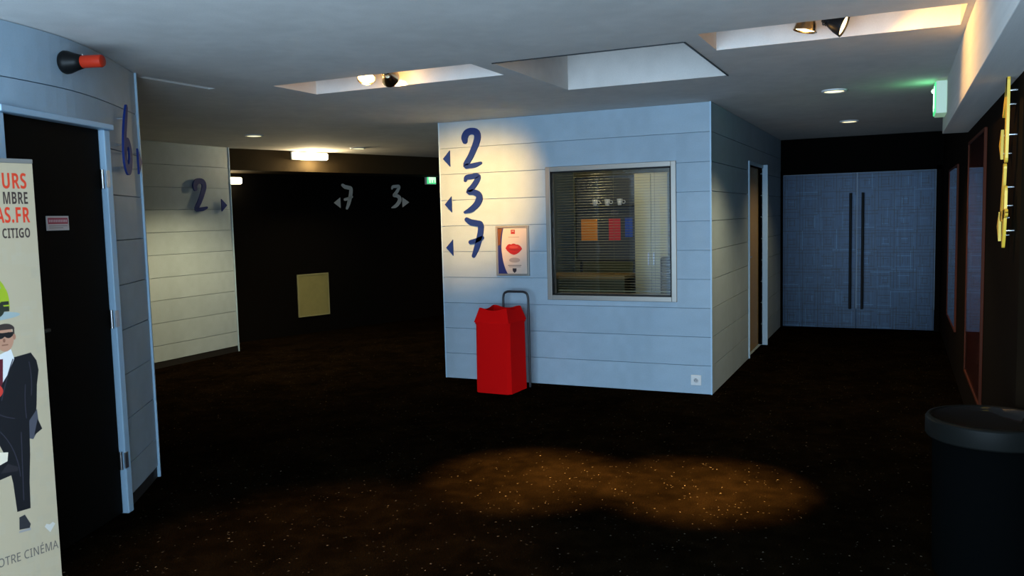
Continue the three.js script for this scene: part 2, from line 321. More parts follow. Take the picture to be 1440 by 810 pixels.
// ---------------------------------------------------------------- booth window, blind and interior
{
  const w = struct('window_1', 'booth window in a pale aluminium frame', 'window');
  const [a, b, c, d] = WIN, f = .045, z0 = BZ - .1, z1 = BZ + .02;
  for (const g of [rbx(a, a + f, c, d, z0, z1, .004), rbx(b - f, b, c, d, z0, z1, .004), rbx(a + f, b - f, c, c + f, z0, z1, .004), rbx(a + f, b - f, d - f, d, z0, z1, .004)]) part('window_frame', g, M.alu, w);
  part('gasket', merge([bx(a + f, a + f + .012, c + f, d - f, BZ - .02, BZ + .006), bx(b - f - .012, b - f, c + f, d - f, BZ - .02, BZ + .006), bx(a + f, b - f, c + f, c + f + .010, BZ - .02, BZ + .006), bx(a + f, b - f, d - f - .012, d - f, BZ - .02, BZ + .006)]), M.blackPlastic, w);
  part('pane', bx(a + f, b - f, c + f, d - f, BZ - .018, BZ - .012), M.glass, w);
  part('sill', rbx(a + f, b - f, c + .02, c + f + .006, BZ - .22, BZ - .101, .004), M.alu, w);
}
{
  const x0 = WIN[0] + .05, x1 = WIN[1] - .05, t = thing('venetian_blind', 'olive venetian blind of thin slats behind the booth window', 'blind', [(x0 + x1) / 2, .87, BZ - .135]), hw = (x1 - x0) / 2;
  part('head_rail', rbx(-hw, hw, 1.10, 1.135, -.015, .015, .003), M.slat, t);
  part('bottom_rail', rbx(-hw, hw, 0, .012, -.012, .012, .003), M.slat, t);
  const sg = bx(-hw, hw, -.0004, .0004, -.0125, .0125).rotateX(.10);
  for (let i = 0; i < 44; i++) part('slat', sg, M.slat, t).position.y = .03 + i * .0243;
  for (const x of [-.38, 0, .38]) part('cord', cyl(.0012, .0012, 1.1, 6).translate(x, .56, .0135), M.slat, t);
}
{ // things inside the booth
  const c = thing('cupboard', 'tall pale cupboard inside the booth behind the blind', 'cupboard', [-2.50, 0, -9.3]);
  const cream = std({ color: lin(.42, .36, .17), roughness: .6 });
  part('body', rbx(-.19, .19, .05, 2.02, -.22, .18, .004), cream, c); part('plinth', bx(-.18, .18, 0, .05, -.2, .16), M.blackPlastic, c);
  for (const k of [-1, 1]) { const dr = part('door', rbx(k < 0 ? -.187 : .003, k < 0 ? -.003 : .187, .06, 2.01, .18, .2, .003), cream, c); part('handle', rbx(k * .03 - .006, k * .03 + .006, 1, 1.14, .2, .225, .003), M.steel, dr); }
  const n = thing('notice_board', 'dark notice board inside the booth left of the pale cupboard', 'board', [-3.1, 1.0, -9.35]);
  part('panel', bx(-.36, .36, .05, 1.0, -.02, 0), std({ color: lin(.035, .04, .05), roughness: .6 }), n);
  part('board_frame', merge([bx(-.38, .38, 1.0, 1.02, -.02, .01), bx(-.38, .38, .03, .05, -.02, .01), bx(-.38, -.36, .05, 1.0, -.02, .01), bx(.36, .38, .05, 1.0, -.02, .01)]), M.darkMetal, n);
  for (const x of [-.34, .31]) part('post', bx(x, x + .03, -1.0, .03, -.03, -.01), M.darkMetal, n);
  const sheet = (lab, x, y, w, h, col) => { const t = thing('paper_notice', lab, 'notice', [x, y, -9.345]); part('sheet', bx(-w / 2, w / 2, -h / 2, h / 2, 0, .002), std({ color: col, roughness: .7 }), t); };
  sheet('orange paper notice on the dark board inside the booth', -3.31, 1.40, .20, .25, lin(.85, .26, .02));
  sheet('red paper notice on the dark board inside the booth', -3.0, 1.40, .14, .25, lin(.65, .03, .05));
  sheet('blue paper notice on the dark board inside the booth', -2.83, 1.42, .09, .22, lin(.02, .07, .35));
  part('shelf', bx(-.34, .34, .66, .675, 0, .10), M.darkMetal, n);
  for (const [x, w] of [[-.12, 'leftmost'], [.03, 'middle'], [.18, 'rightmost']]) { const u = thing('cup', `${w} of three pale cups on the shelf inside the booth`, 'cup', [-3.1 + x, 1.675, -9.30], 0, 'cups on the booth shelf');
    part('cup_body', new THREE.LatheGeometry([[0, .002], [.022, .002], [.030, .04], [.034, .075], [.031, .075], [.026, .03], [0, .008]].map(p => new THREE.Vector2(...p)), 18), M.white, u); part('cup_handle', new THREE.TorusGeometry(.018, .004, 8, 16).translate(.046, .04, 0), M.white, u); }
  const k = thing('counter', 'long worktop inside the booth under the notice board', 'counter', [-3.05, 0, -9.0]);
  part('worktop', rbx(-.85, .33, .86, .90, -.28, .2, .006), M.wood, k); part('front', bx(-.83, .31, .05, .86, .13, .15), std({ color: lin(.10, .11, .06), roughness: .6 }), k); part('side', bx(-.83, -.80, 0, .86, -.26, .13), M.blackPlastic, k); part('side', bx(.28, .31, 0, .86, -.26, .13), M.blackPlastic, k);
  const ch = thing('office_chair', 'dark high-backed chair inside the booth at the window right', 'chair', [-2.05, 0, -8.35]);
  part('seat', rbx(-.23, .23, .44, .51, -.22, .24, .03, 3), M.blackPlastic, ch); part('backrest', rbx(-.21, .21, .58, 1.12, -.26, -.19, .03, 3), M.blackPlastic, ch);
  part('back_post', bx(-.03, .03, .42, .9, -.27, -.25), M.darkMetal, ch); part('column', cyl(.025, .025, .36, 12).translate(0, .26, 0), M.darkMetal, ch);
  for (let i = 0; i < 5; i++) { const g = rbx(0, .28, .055, .085, -.02, .02, .006); part('foot', merge([g, new THREE.SphereGeometry(.028, 10, 8).translate(.27, .03, 0)].map(q => q.toNonIndexed ? (q.index ? q.toNonIndexed() : q) : q)), M.blackPlastic, ch).rotation.y = i * 1.2566; }
  const l = thing('booth_lamp', 'round lamp on the ceiling inside the booth', 'lamp', [-2.9, CH, -8.4]);
  part('lamp_base', cyl(.15, .15, .03, 28).translate(0, -.015, 0), M.white, l); part('lamp_globe', new THREE.SphereGeometry(.13, 24, 12, 0, 6.2832, Math.PI / 2, Math.PI / 2).scale(1, .5, 1).translate(0, -.03, 0), std({ color: 0xffffff, emissive: lin(1, .85, .4), emissiveIntensity: 1 }), l);
  const p = new THREE.PointLight(lin(1, .83, .36), 0.75); p.position.set(0, -.16, 0); p.castShadow = true; l.add(p);
}

// ---------------------------------------------------------------- number signs
const GLY = {
  2: [[[.09, .70, .12], [.08, .80, .15], [.15, .91, .15], [.28, .95, .14], [.42, .91, .15], [.46, .78, .15], [.38, .56, .14], [.24, .30, .13], [.09, .08, .12], [.20, .055, .10], [.36, .07, .10], [.53, .115, .06]]],
  3: [[[.06, .84, .06], [.10, .92, .10], [.24, .94, .11], [.44, .945, .11], [.40, .82, .12], [.28, .67, .12], [.15, .545, .11], [.31, .53, .12], [.44, .46, .14], [.46, .34, .15], [.36, .19, .14], [.20, .075, .12], [.02, .015, .05]]],
  7: [[[.02, .97, .10], [.14, .90, .13], [.30, .87, .13], [.42, .83, .13], [.42, .66, .13], [.36, .42, .13], [.28, .20, .12], [.19, .01, .08]], [[.11, .375, .09], [.27, .41, .10], [.46, .485, .08]]],
  6: [[[.36, .99, .08], [.26, .82, .12], [.14, .58, .13], [.08, .34, .14], [.10, .15, .14], [.21, .05, .13], [.35, .09, .14], [.44, .24, .14], [.40, .40, .12], [.29, .47, .11], [.17, .42, .10], [.10, .28, .09]]],
  1: [[[.02, .58, .06], [.16, .70, .10], [.30, .86, .11], [.38, .98, .10]], [[.38, .98, .12], [.38, .6, .13], [.36, .3, .13], [.34, .01, .10]]],
  4: [[[.30, .99, .09], [.22, .74, .12], [.12, .50, .12], [.05, .36, .11]], [[.05, .36, .10], [.26, .37, .11], [.56, .41, .08]], [[.44, .70, .09], [.41, .42, .13], [.36, .18, .12], [.31, .0, .07]]],
};
function strokeGeo(pts, h, th) { // brush stroke: a ribbon with thickness and rounded ends
  const c = new THREE.CatmullRomCurve3(pts.map(p => new THREE.Vector3(p[0], p[1], p[2] * 1.22)), false, 'catmullrom', .5), N = 46, L = [], R = [];
  const P = []; for (let i = 0; i <= N; i++) P.push(c.getPoint(i / N));
  const add = (p, t, w) => { L.push([(p.x - t.y * w / 2) * h, (p.y + t.x * w / 2) * h]); R.push([(p.x + t.y * w / 2) * h, (p.y - t.x * w / 2) * h]); };
  for (let i = 0; i <= N; i++) {
    const a = P[Math.max(0, i - 1)], b = P[Math.min(N, i + 1)], t = new THREE.Vector2(b.x - a.x, b.y - a.y).normalize();
    if (i === 0) for (const k of [.98, .8, .5]) add({ x: P[0].x - t.x * k * P[0].z / 2, y: P[0].y - t.y * k * P[0].z / 2 }, t, P[0].z * Math.sqrt(1 - k * k));
    add(P[i], t, P[i].z);
    if (i === N) for (const k of [.5, .8, .98]) add({ x: P[N].x + t.x * k * P[N].z / 2, y: P[N].y + t.y * k * P[N].z / 2 }, t, P[N].z * Math.sqrt(1 - k * k));
  }
  const pos = [], q = (a, b, c2, d) => pos.push(...a, ...b, ...c2, ...a, ...c2, ...d);
  for (let i = 0; i < L.length - 1; i++) {
    const a0 = [...R[i], 0], a1 = [...R[i + 1], 0], b0 = [...L[i], 0], b1 = [...L[i + 1], 0], u = (v) => [v[0], v[1], th];
    q(u(a0), u(a1), u(b1), u(b0)); q(a0, b0, b1, a1); q(a0, a1, u(a1), u(a0)); q(b1, b0, u(b0), u(b1));
  }
  const g = new THREE.BufferGeometry(); g.setAttribute('position', new THREE.Float32BufferAttribute(pos, 3)); g.computeVertexNormals(); return g;
}
function numeral(n, h, mat, label, at, turn, group, off = .02) { // at = lower left corner on the wall
  const t = thing('number_sign', label, 'number', at, turn, group);
  const ge = merge(GLY[n].map(s => strokeGeo(s, h, .012))); ge.translate(0, 0, off); part('numeral', ge, mat, t);
  const st = GLY[n], pins = [st[0][1], st[0][Math.floor(st[0].length * .55)], st[st.length - 1][st[st.length - 1].length - 2]];
  for (const q of pins) part('standoff_pin', cyl(.006, .006, off, 10).rotateX(Math.PI / 2).translate(q[0] * h, q[1] * h, off / 2), M.pin, t);
  return t;
}
function arrow(dir, w, h, mat, label, at, turn, group, off = .02) {
  const t = thing('arrow_sign', label, 'arrow', at, turn, group);
  const s = new THREE.Shape([[dir * w / 2, 0], [-dir * w / 2, h / 2], [-dir * w / 2, -h / 2]].map(p => new THREE.Vector2(...p)));
  part('arrow_head', new THREE.ExtrudeGeometry(s, { depth: .012, bevelEnabled: false }).translate(0, 0, off), mat, t);
  for (const y of [-h * .3, h * .3]) part('standoff_pin', cyl(.005, .005, off, 10).rotateX(Math.PI / 2).translate(-dir * w * .35, y, off / 2), M.pin, t);
}
const gB = 'blue numbers on the booth wall', gA = 'blue arrows on the booth wall';
numeral(2, .365, M.blue, 'uppermost blue number on the lit booth wall, reading 2', [-3.815, 2.05, BZ], 0, gB, .006);
numeral(3, .365, M.blue, 'middle blue number on the lit booth wall, reading 3', [-3.815, 1.625, BZ], 0, gB, .006);
numeral(7, .365, M.blue, 'lowest blue number on the booth wall, a 7 left of the framed poster', [-3.795, 1.205, BZ], 0, gB, .006);
arrow(-1, .075, .155, M.blue, 'uppermost of the three blue arrows on the booth wall, pointing left', [-3.99, 2.15, BZ], 0, gA, .006);
arrow(-1, .075, .155, M.blue, 'middle one of the three blue arrows on the booth wall', [-3.985, 1.71, BZ], 0, gA, .006);
arrow(-1, .075, .155, M.blue, 'lowest of the three blue arrows on the booth wall, level with the framed poster', [-3.985, 1.29, BZ], 0, gA, .006);
numeral(2, .37, M.blue, 'blue number 2 on the back left plank wall', [W2X, 1.73, -7.29], Math.PI / 2, undefined, .02);
arrow(1, .09, .15, M.blue, 'blue arrow pointing right at the edge of the back left plank wall', [W2X, 1.80, -7.77], Math.PI / 2, undefined, .02);
{
  const six = wallAt(sAtZ(-3.34)), tn = Math.atan2(six.n.x, six.n.z);
  const n6 = numeral(6, .37, M.blue, 'dark blue number 6 standing off the curved left wall beside the door', [six.p.x, 1.875, six.p.z], tn, undefined, .04); n6.scale.x = .75;
  const ar = wallAt(sAtZ(-3.60));
  arrow(1, .07, .15, M.blue, 'dark blue arrow beside the number 6 at the end of the left wall', [ar.p.x, 1.955, ar.p.z], Math.atan2(ar.n.x, ar.n.z), undefined, .04);
}
numeral(7, .35, M.paleSign, 'white number 7 above the olive hatch on the black back wall', onBack(2.09, 1.755, -.6), hTurn);
arrow(-1, .11, .15, M.paleSign, 'white arrow pointing left on the black back wall', onBack(1.99, 1.84, -.6), hTurn);
numeral(3, .35, M.paleSign, 'white number 3 on the black back wall, nearer the green exit sign', onBack(2.98, 1.755, -.6), hTurn);
arrow(1, .13, .15, M.paleSign, 'white arrow pointing right on the black back wall', onBack(3.26, 1.84, -.6), hTurn);
numeral(1, .36, M.gold, 'upper golden number, a 1, on the black right wall under the beam', [RX, 1.785, -4.60], -Math.PI / 2, undefined, .035);
arrow(-1, .08, .14, M.gold, 'upper golden arrow on the black right wall, just under the beam', [RX, 1.86, -4.69], -Math.PI / 2, undefined, .035);
numeral(4, .36, M.gold, 'lower golden number, a 4, on the black right wall', [RX, 1.39, -4.62], -Math.PI / 2, undefined, .035);
arrow(-1, .08, .14, M.gold, 'lower golden arrow on the black right wall, above the litter bin', [RX, 1.47, -4.71], -Math.PI / 2, undefined, .035);

// ---------------------------------------------------------------- lamps
function spotFor(parent, pos, aim, color, cd, deg, blend, radius = 1) {
  const l = new THREE.SpotLight(color, cd, 0, deg * D2R, blend, 2); l.position.copy(pos); l.castShadow = true; l.shadow.radius = radius; l.shadow.mapSize.set(1024, 1024);
  parent.add(l); const inv = parent.matrixWorld.clone(); parent.updateMatrixWorld(true); l.target.position.copy(parent.worldToLocal(aim.clone())); parent.add(l.target);
}
for (const [x, z, lab, cd] of [[-6.19, -6.99, 'round ceiling downlight in front of the back left plank wall', 20], [-6.3, -9.01, 'round ceiling downlight beside the bright wall lamp', 3], [-0.48, -7.13, 'nearer round ceiling downlight in the corridor', 9], [-0.5, -9.7, 'farther round ceiling downlight in the corridor', 4]]) {
  const t = thing('downlight', lab, 'ceiling light', [x, CH, z], 0, 'round recessed downlights');
  part('trim_ring', new THREE.TorusGeometry(.085, .012, 10, 36).rotateX(Math.PI / 2).translate(0, -.003, 0), M.white, t);
  part('lens', cyl(.08, .08, .008, 32).translate(0, -.004, 0), M.lampLens, t);
  spotFor(t, new THREE.Vector3(0, -.03, 0), new THREE.Vector3(x, 0, z), DOWN, cd, 63, .4, 3);
}
function spotlight(lab, x, y, z, aim, cd, deg, blend, mat, leak = .12) {
  const t = thing('spotlight', lab, 'spotlight', [x, CH + .42, z], 0, 'halogen spotlights in the ceiling recesses');
  const drop = CH + .42 - y;
  part('base', cyl(.045, .045, .025, 20).translate(0, -.0125, 0), M.white, t);
  part('stem', cyl(.008, .008, drop - .03, 10).translate(0, -(drop - .03) / 2 - .01, 0), M.chrome, t);
  const head = new THREE.Group(); head.name = 'lamp_head'; head.position.set(0, -drop, 0); t.add(head);
  const dir = aim.clone().sub(new THREE.Vector3(x, y, z)).normalize(); head.quaternion.setFromUnitVectors(new THREE.Vector3(0, 0, 1), dir);
  const prof = [[.0, -.085], [.02, -.085], [.024, -.06], [.034, -.045], [.05, -.01], [.058, .02], [.062, .03], [.058, .032], [.052, .018]].map(p => new THREE.Vector2(...p));
  part('housing', new THREE.LatheGeometry(prof, 28).rotateX(Math.PI / 2), mat, head);
  part('lens', cyl(.052, .052, .004, 28).rotateX(Math.PI / 2).translate(0, 0, .02), M.spotLens, head);
  part('fins', merge([-.072, -.06, -.048].map(q => new THREE.TorusGeometry(.03, .003, 6, 20).translate(0, 0, q))), mat, head);
  spotFor(t, new THREE.Vector3(0, -drop, 0).add(dir.clone().multiplyScalar(.04)), aim, WARM, cd, deg, blend, 1);
  const spill = new THREE.PointLight(WARM, leak); spill.position.set(0, -drop, 0).add(dir.clone().multiplyScalar(.07)); spill.castShadow = true; t.add(spill);   // stray light round the beam
}
spotlight('glowing halogen spotlight facing the camera in the left ceiling recess', -3.26, 2.545, -4.8, new THREE.Vector3(-2.45, 0, -3.15), 55, 23, .9, M.brassy);
spotlight('halogen spotlight turned to the booth numbers in the left ceiling recess', -3.10, 2.525, -4.83, new THREE.Vector3(-3.76, 1.84, -7.19), 62, 21, .85, M.brassy);
spotlight('brassy halogen spotlight aimed at the carpet in the right ceiling recess', -0.46, 2.54, -4.75, new THREE.Vector3(-1.0, 0, -4.70), 280, 15.5, 1, M.brassy, .03);
spotlight('halogen spotlight hidden up inside the middle ceiling recess', -1.75, 2.74, -4.85, new THREE.Vector3(-2.0, 0, -4.55), 280, 15, 1, M.brassy, .02);
spotlight('dark halogen spotlight turned to the right wall in the right ceiling recess', -0.30, 2.53, -4.75, new THREE.Vector3(.30, 2.25, -4.68), 2.4, 60, .25, M.darkMetal, .02);
// wall lamps of the dark back area
function bulkhead(lab, s0, s1, y0, y1, o, cd) {
  const t = thing('wall_lamp', lab, 'wall lamp', onBack(s0, y0, o), hTurn, 'bulkhead lamps over the black back wall'), L = s1 - s0;
  part('lamp_base', rbx(0, L, 0, y1 - y0, 0, .03, .008), M.white, t);
  part('lamp_diffuser', rbx(.01, L - .01, .008, y1 - y0 - .008, .03, .085, .02, 3), M.tubeLens, t);
  const r = new THREE.PointLight(lin(1, .80, .45), cd); r.position.set(L / 2, (y1 - y0) / 2 - .02, .13); r.castShadow = true; r.shadow.radius = 3; t.add(r);
}
bulkhead('bright rectangular wall lamp on the black header beam', .90, 1.44, 2.385, 2.49, 0, 4);
bulkhead('small wall lamp half hidden behind the edge of the back left plank wall', .05, .50, 2.085, 2.185, -.6, .5);
// exit signs
{
  const t = thing('exit_sign', 'green exit light on the side of the boxed beam', 'exit sign', [.30, 2.25, -7.1]);
  part('housing', rbx(-.072, -.0, 0, .235, -.17, .17, .006), std({ color: lin(.7, .75, .7), roughness: .4, emissive: lin(.55, 1, .6), emissiveIntensity: .22 }), t);
  part('sign_face', bx(-.080, -.072, .01, .225, -.165, .165), M.exitGreen, t);
  const fig = merge([new THREE.SphereGeometry(.018, 10, 8).translate(-.082, .18, .0), bx(-.084, -.080, .08, .16, -.02, .02), bx(-.084, -.080, .03, .08, -.05, -.01), bx(-.084, -.080, .03, .09, .02, .04), bx(-.084, -.080, .04, .2, .09, .14)].map(g => { g = g.index ? g.toNonIndexed() : g; return g; }));
  part('pictogram', fig, M.exitWhite, t);
  const r = new THREE.PointLight(lin(.25, 1, .45), .045); r.position.set(-.12, .13, 0); r.castShadow = true; t.add(r);
}
{
  const t = thing('exit_sign', 'small green exit sign on the black back wall beside the booth', 'exit sign', onBack(3.78, 2.12, -.6), hTurn);
  part('housing', rbx(-.10, .10, 0, .15, 0, .05, .006), M.white, t);
  part('sign_face', bx(-.092, .092, .01, .14, .05, .054), M.exitGreen, t);
  part('pictogram', merge([bx(-.06, .05, .07, .12, .054, .057), bx(.0, .03, .03, .07, .054, .057), bx(-.05, -.02, .025, .07, .054, .057), bx(.06, .085, .03, .12, .054, .057)]), M.exitWhite, t);
}
// olive hatch on the back wall
{
  const t = thing('wall_hatch', 'olive square hatch panel low on the black back wall', 'panel', onBack(1.28, .24, -.6), hTurn);
  part('panel', rbx(.015, .50, .015, .585, 0, .012, .003), std({ color: lin(.30, .28, .10), map: paintTex, roughness: .7 }), t);
  part('panel_frame', merge([bx(0, .515, 0, .015, 0, .018), bx(0, .515, .585, .6, 0, .018), bx(0, .015, .015, .585, 0, .018), bx(.50, .515, .015, .585, 0, .018)]), std({ color: lin(.30, .29, .14), roughness: .5 }), t);
}

// ---------------------------------------------------------------- things on the walls
{ // siren
  const w = wallAt(sAtZ(-2.86)), t = thing('alarm_siren', 'black and red alarm sounder projecting above the left door', 'alarm', [w.p.x, 2.375, w.p.z], Math.atan2(w.n.x, w.n.z));
  part('bell', new THREE.LatheGeometry([[0, 0], [.05, 0], [.056, .012], [.054, .03], [.04, .07], [.032, .10], [0, .10]].map(p => new THREE.Vector2(...p)), 32).rotateX(Math.PI / 2), M.blackPlastic, t);
  part('body', new THREE.LatheGeometry([[0, .095], [.030, .095], [.030, .195], [.026, .203], [0, .205]].map(p => new THREE.Vector2(...p)), 28).rotateX(Math.PI / 2), M.sirenRed, t);
  part('screw', cyl(.004, .004, .006, 8).translate(0, .033, .10), M.pin, t);
}
{ // framed poster on the booth
  const t = thing('framed_poster', 'small framed poster with red lips on the booth wall above the red bin', 'poster', [-3.31, 1.02, BZ]);
  const tex = canvas(330, 460, (c, W, H) => {
    c.fillStyle = '#ece4de'; c.fillRect(0, 0, W, H);
    c.fillStyle = '#1d2f86'; c.beginPath(); c.moveTo(0, 0); c.lineTo(70, 0); c.quadraticCurveTo(30, 150, 45, 260); c.quadraticCurveTo(60, 390, 110, H); c.lineTo(0, H); c.closePath(); c.fill();
    c.fillStyle = '#7d4a1c'; c.beginPath(); c.moveTo(0, 0); c.lineTo(58, 0); c.quadraticCurveTo(25, 100, 30, 170); c.lineTo(0, 180); c.fill();
    c.fillStyle = '#b8352e'; c.fillRect(150, 24, 46, 42); c.fillStyle = '#d8c6be'; c.fillRect(160, 34, 26, 8);
    c.fillStyle = '#c9bdb8'; c.fillRect(120, 92, 120, 8);
    c.fillStyle = '#d0201f'; c.beginPath(); c.moveTo(86, 205); c.quadraticCurveTo(115, 150, 150, 168); c.quadraticCurveTo(180, 150, 205, 168); c.quadraticCurveTo(250, 165, 272, 212); c.quadraticCurveTo(225, 265, 180, 268); c.quadraticCurveTo(125, 262, 86, 205); c.fill();
    c.fillStyle = '#e6564a'; c.beginPath(); c.ellipse(178, 192, 52, 14, 0, 0, 6.3); c.fill(); c.fillStyle = '#a01314'; c.beginPath(); c.moveTo(95, 208); c.quadraticCurveTo(180, 222, 266, 212); c.quadraticCurveTo(180, 240, 95, 208); c.fill();
    c.fillStyle = '#bdb4b2'; c.beginPath(); c.ellipse(185, 320, 62, 24, 0, 0, 6.3); c.fill();
    c.fillStyle = '#8d8684'; c.fillRect(110, 368, 150, 7); c.fillRect(120, 382, 130, 5);
    c.fillStyle = '#2a2230'; c.beginPath(); c.moveTo(160, 400); c.lineTo(205, 400); c.lineTo(203, 428); c.lineTo(182, 446); c.lineTo(162, 428); c.fill();
  });
  part('backing', bx(-.165, .165, 0, .47, 0, .012), M.blackPlastic, t);
  part('print', new THREE.PlaneGeometry(.305, .445).translate(0, .235, .0135), std({ map: tex, color: lin(.72, .64, .58), roughness: .45 }), t);
  for (const g of [rbx(-.17, -.15, 0, .47, .0, .024, .004), rbx(.15, .17, 0, .47, 0, .024, .004), rbx(-.15, .15, 0, .02, 0, .024, .004), rbx(-.15, .15, .45, .47, 0, .024, .004)]) part('frame', g, M.alu, t);
}
{ // power socket
  const t = thing('power_socket', 'white wall socket low at the right end of the booth wall', 'socket', [-1.59, .12, BZ]);
  part('plate', rbx(-.045, .045, -.045, .045, 0, .010, .006), M.white, t);
  part('socket_well', new THREE.TorusGeometry(.022, .004, 8, 24).translate(0, 0, .010), M.white, t);
  part('socket_face', cyl(.021, .021, .003, 24).rotateX(Math.PI / 2).translate(0, 0, .0105), std({ color: lin(.42, .42, .42), roughness: .5 }), t);
  for (const [x, y] of [[-.009, 0], [.009, 0], [0, .013]]) part('socket_pin', cyl(.003, .003, .003, 8).rotateX(Math.PI / 2).translate(x, y, .013), M.blackPlastic, t);
}
// poster cases on the right wall
for (const [z0, z1, y0, y1, lab, tint] of [[-7.27, -5.92, .30, 2.05, 'nearer red-framed glass poster case on the black right wall', lin(.16, .012, .010)], [-10.0, -8.6, .42, 1.95, 'farther glass poster case on the black right wall near the double door', lin(.07, .02, .02)]]) {
  const t = thing('poster_case', lab, 'poster case', [RX, y0, (z0 + z1) / 2], -Math.PI / 2, 'poster cases on the right wall'), w = (z1 - z0) / 2, h = y1 - y0;
  for (const g of [rbx(-w, -w + .02, 0, h, 0, .018, .003), rbx(w - .02, w, 0, h, 0, .018, .003), rbx(-w + .02, w - .02, 0, .02, 0, .018, .003), rbx(-w + .02, w - .02, h - .02, h, 0, .018, .003)]) part('frame', g, M.redFrame, t);
  part('poster_sheet', bx(-w + .02, w - .02, .02, h - .02, .002, .005), std({ color: tint, map: paintTex, roughness: .7 }), t);
  part('pane', bx(-w + .02, w - .02, .02, h - .02, .010, .013), M.glass, t);
}

// ---------------------------------------------------------------- standing things
{ // red bin
  const FL = [-3.48, -6.63], a = .075, t = thing('red_bin', 'square red plastic bin with a sloped hood against the booth wall', 'bin', [-3.285, 0, -6.82], -.05);
  const w = .165, H = .62;
  const tap = (w0, d0, y0, w1, d1, y1, r = .03) => { // tapered square tube with chamfered corners
    const ring = (w, d, y) => [[w - r, d], [w, d - r], [w, -d + r], [w - r, -d], [-w + r, -d], [-w, -d + r], [-w, d - r], [-w + r, d]].map(p => [p[0], y, p[1]]);
    const A = ring(w0, d0, y0), B = ring(w1, d1, y1), pos = []; for (let i = 0; i < 8; i++) { const j = (i + 1) % 8; pos.push(...A[i], ...A[j], ...B[j], ...A[i], ...B[j], ...B[i]); }
    for (let i = 1; i < 7; i++) { pos.push(...A[0], ...A[i], ...A[i + 1]); pos.push(...B[0], ...B[i + 1], ...B[i]); }
    const g = new THREE.BufferGeometry(); g.setAttribute('position', new THREE.Float32BufferAttribute(pos, 3)); g.computeVertexNormals(); return g;
  };
  part('body', tap(.178, .178, 0, .173, .173, H, .03), M.red, t);
  part('rim', tap(.179, .179, H, .179, .179, H + .018, .03), M.red, t);
  // hood: four sloped cheeks with a dip in the top edge
  const hood = []; { const y0 = H + .018, y1 = .765, w0 = .176, w1 = .138, n = 12;
    for (let side = 0; side < 4; side++) { const dip = side % 2 ? .02 : .022; for (let i = 0; i < n; i++) { const f = k => -1 + 2 * k / n, top = k => y1 - dip * Math.pow(Math.max(0, 1 - Math.pow(Math.abs(f(k)) / .72, 2)), .8);
      const P = (k, up) => { const a0 = f(k), ww = up ? w1 : w0, e = [a0 * ww, up ? top(k) : y0, ww]; const c = Math.cos(side * Math.PI / 2), s = Math.sin(side * Math.PI / 2); return [e[0] * c + e[2] * s, e[1], -e[0] * s + e[2] * c]; };
      const A = P(i, 0), B = P(i + 1, 0), C = P(i + 1, 1), Dd = P(i, 1); hood.push(...A, ...B, ...C, ...A, ...C, ...Dd); } } }
  const hg = new THREE.BufferGeometry(); hg.setAttribute('position', new THREE.Float32BufferAttribute(hood, 3)); hg.computeVertexNormals();
  part('hood', hg, M.red, t);
  const tube = new THREE.CatmullRomCurve3([[0, 0], [0, .3], [0, .6], [0, .82], [.012, .868], [.05, .885], [.13, .885], [.21, .885], [.248, .868], [.26, .82], [.26, .6], [.26, .3], [.26, 0]].map(p => new THREE.Vector3(p[0] - .075, p[1], -.205)), false, 'catmullrom', .2);
  const fr = part('tube_frame', new THREE.TubeGeometry(tube, 120, .011, 10), M.tubeGrey, t); fr.userData.label = 'grey bent tube handle';
}
{ // litter bin at the lower right
  const t = thing('litter_bin', 'black round litter bin with a grey metal collar at the lower right', 'bin', [.36, 0, -3.98]);
  part('body', new THREE.LatheGeometry([[0, 0], [.205, 0], [.215, .012], [.222, .61], [0, .61]].map(p => new THREE.Vector2(...p)), 48), phy({ color: lin(.0010, .0013, .0014), roughness: .9, specularIntensity: .02 }), t);
  part('collar', new THREE.LatheGeometry([[.222, .60], [.243, .60], [.25, .61], [.25, .675], [.244, .685], [.23, .688], [.225, .68]].map(p => new THREE.Vector2(...p)), 56), phy({ color: lin(.006, .0065, .006), roughness: .45, specularIntensity: .12 }), t);
  part('lid_dish', new THREE.LatheGeometry([[0, .64], [.10, .645], [.19, .66], [.226, .682]].map(p => new THREE.Vector2(...p)), 48), std({ color: lin(.01, .01, .01), roughness: .06 }), t);
}
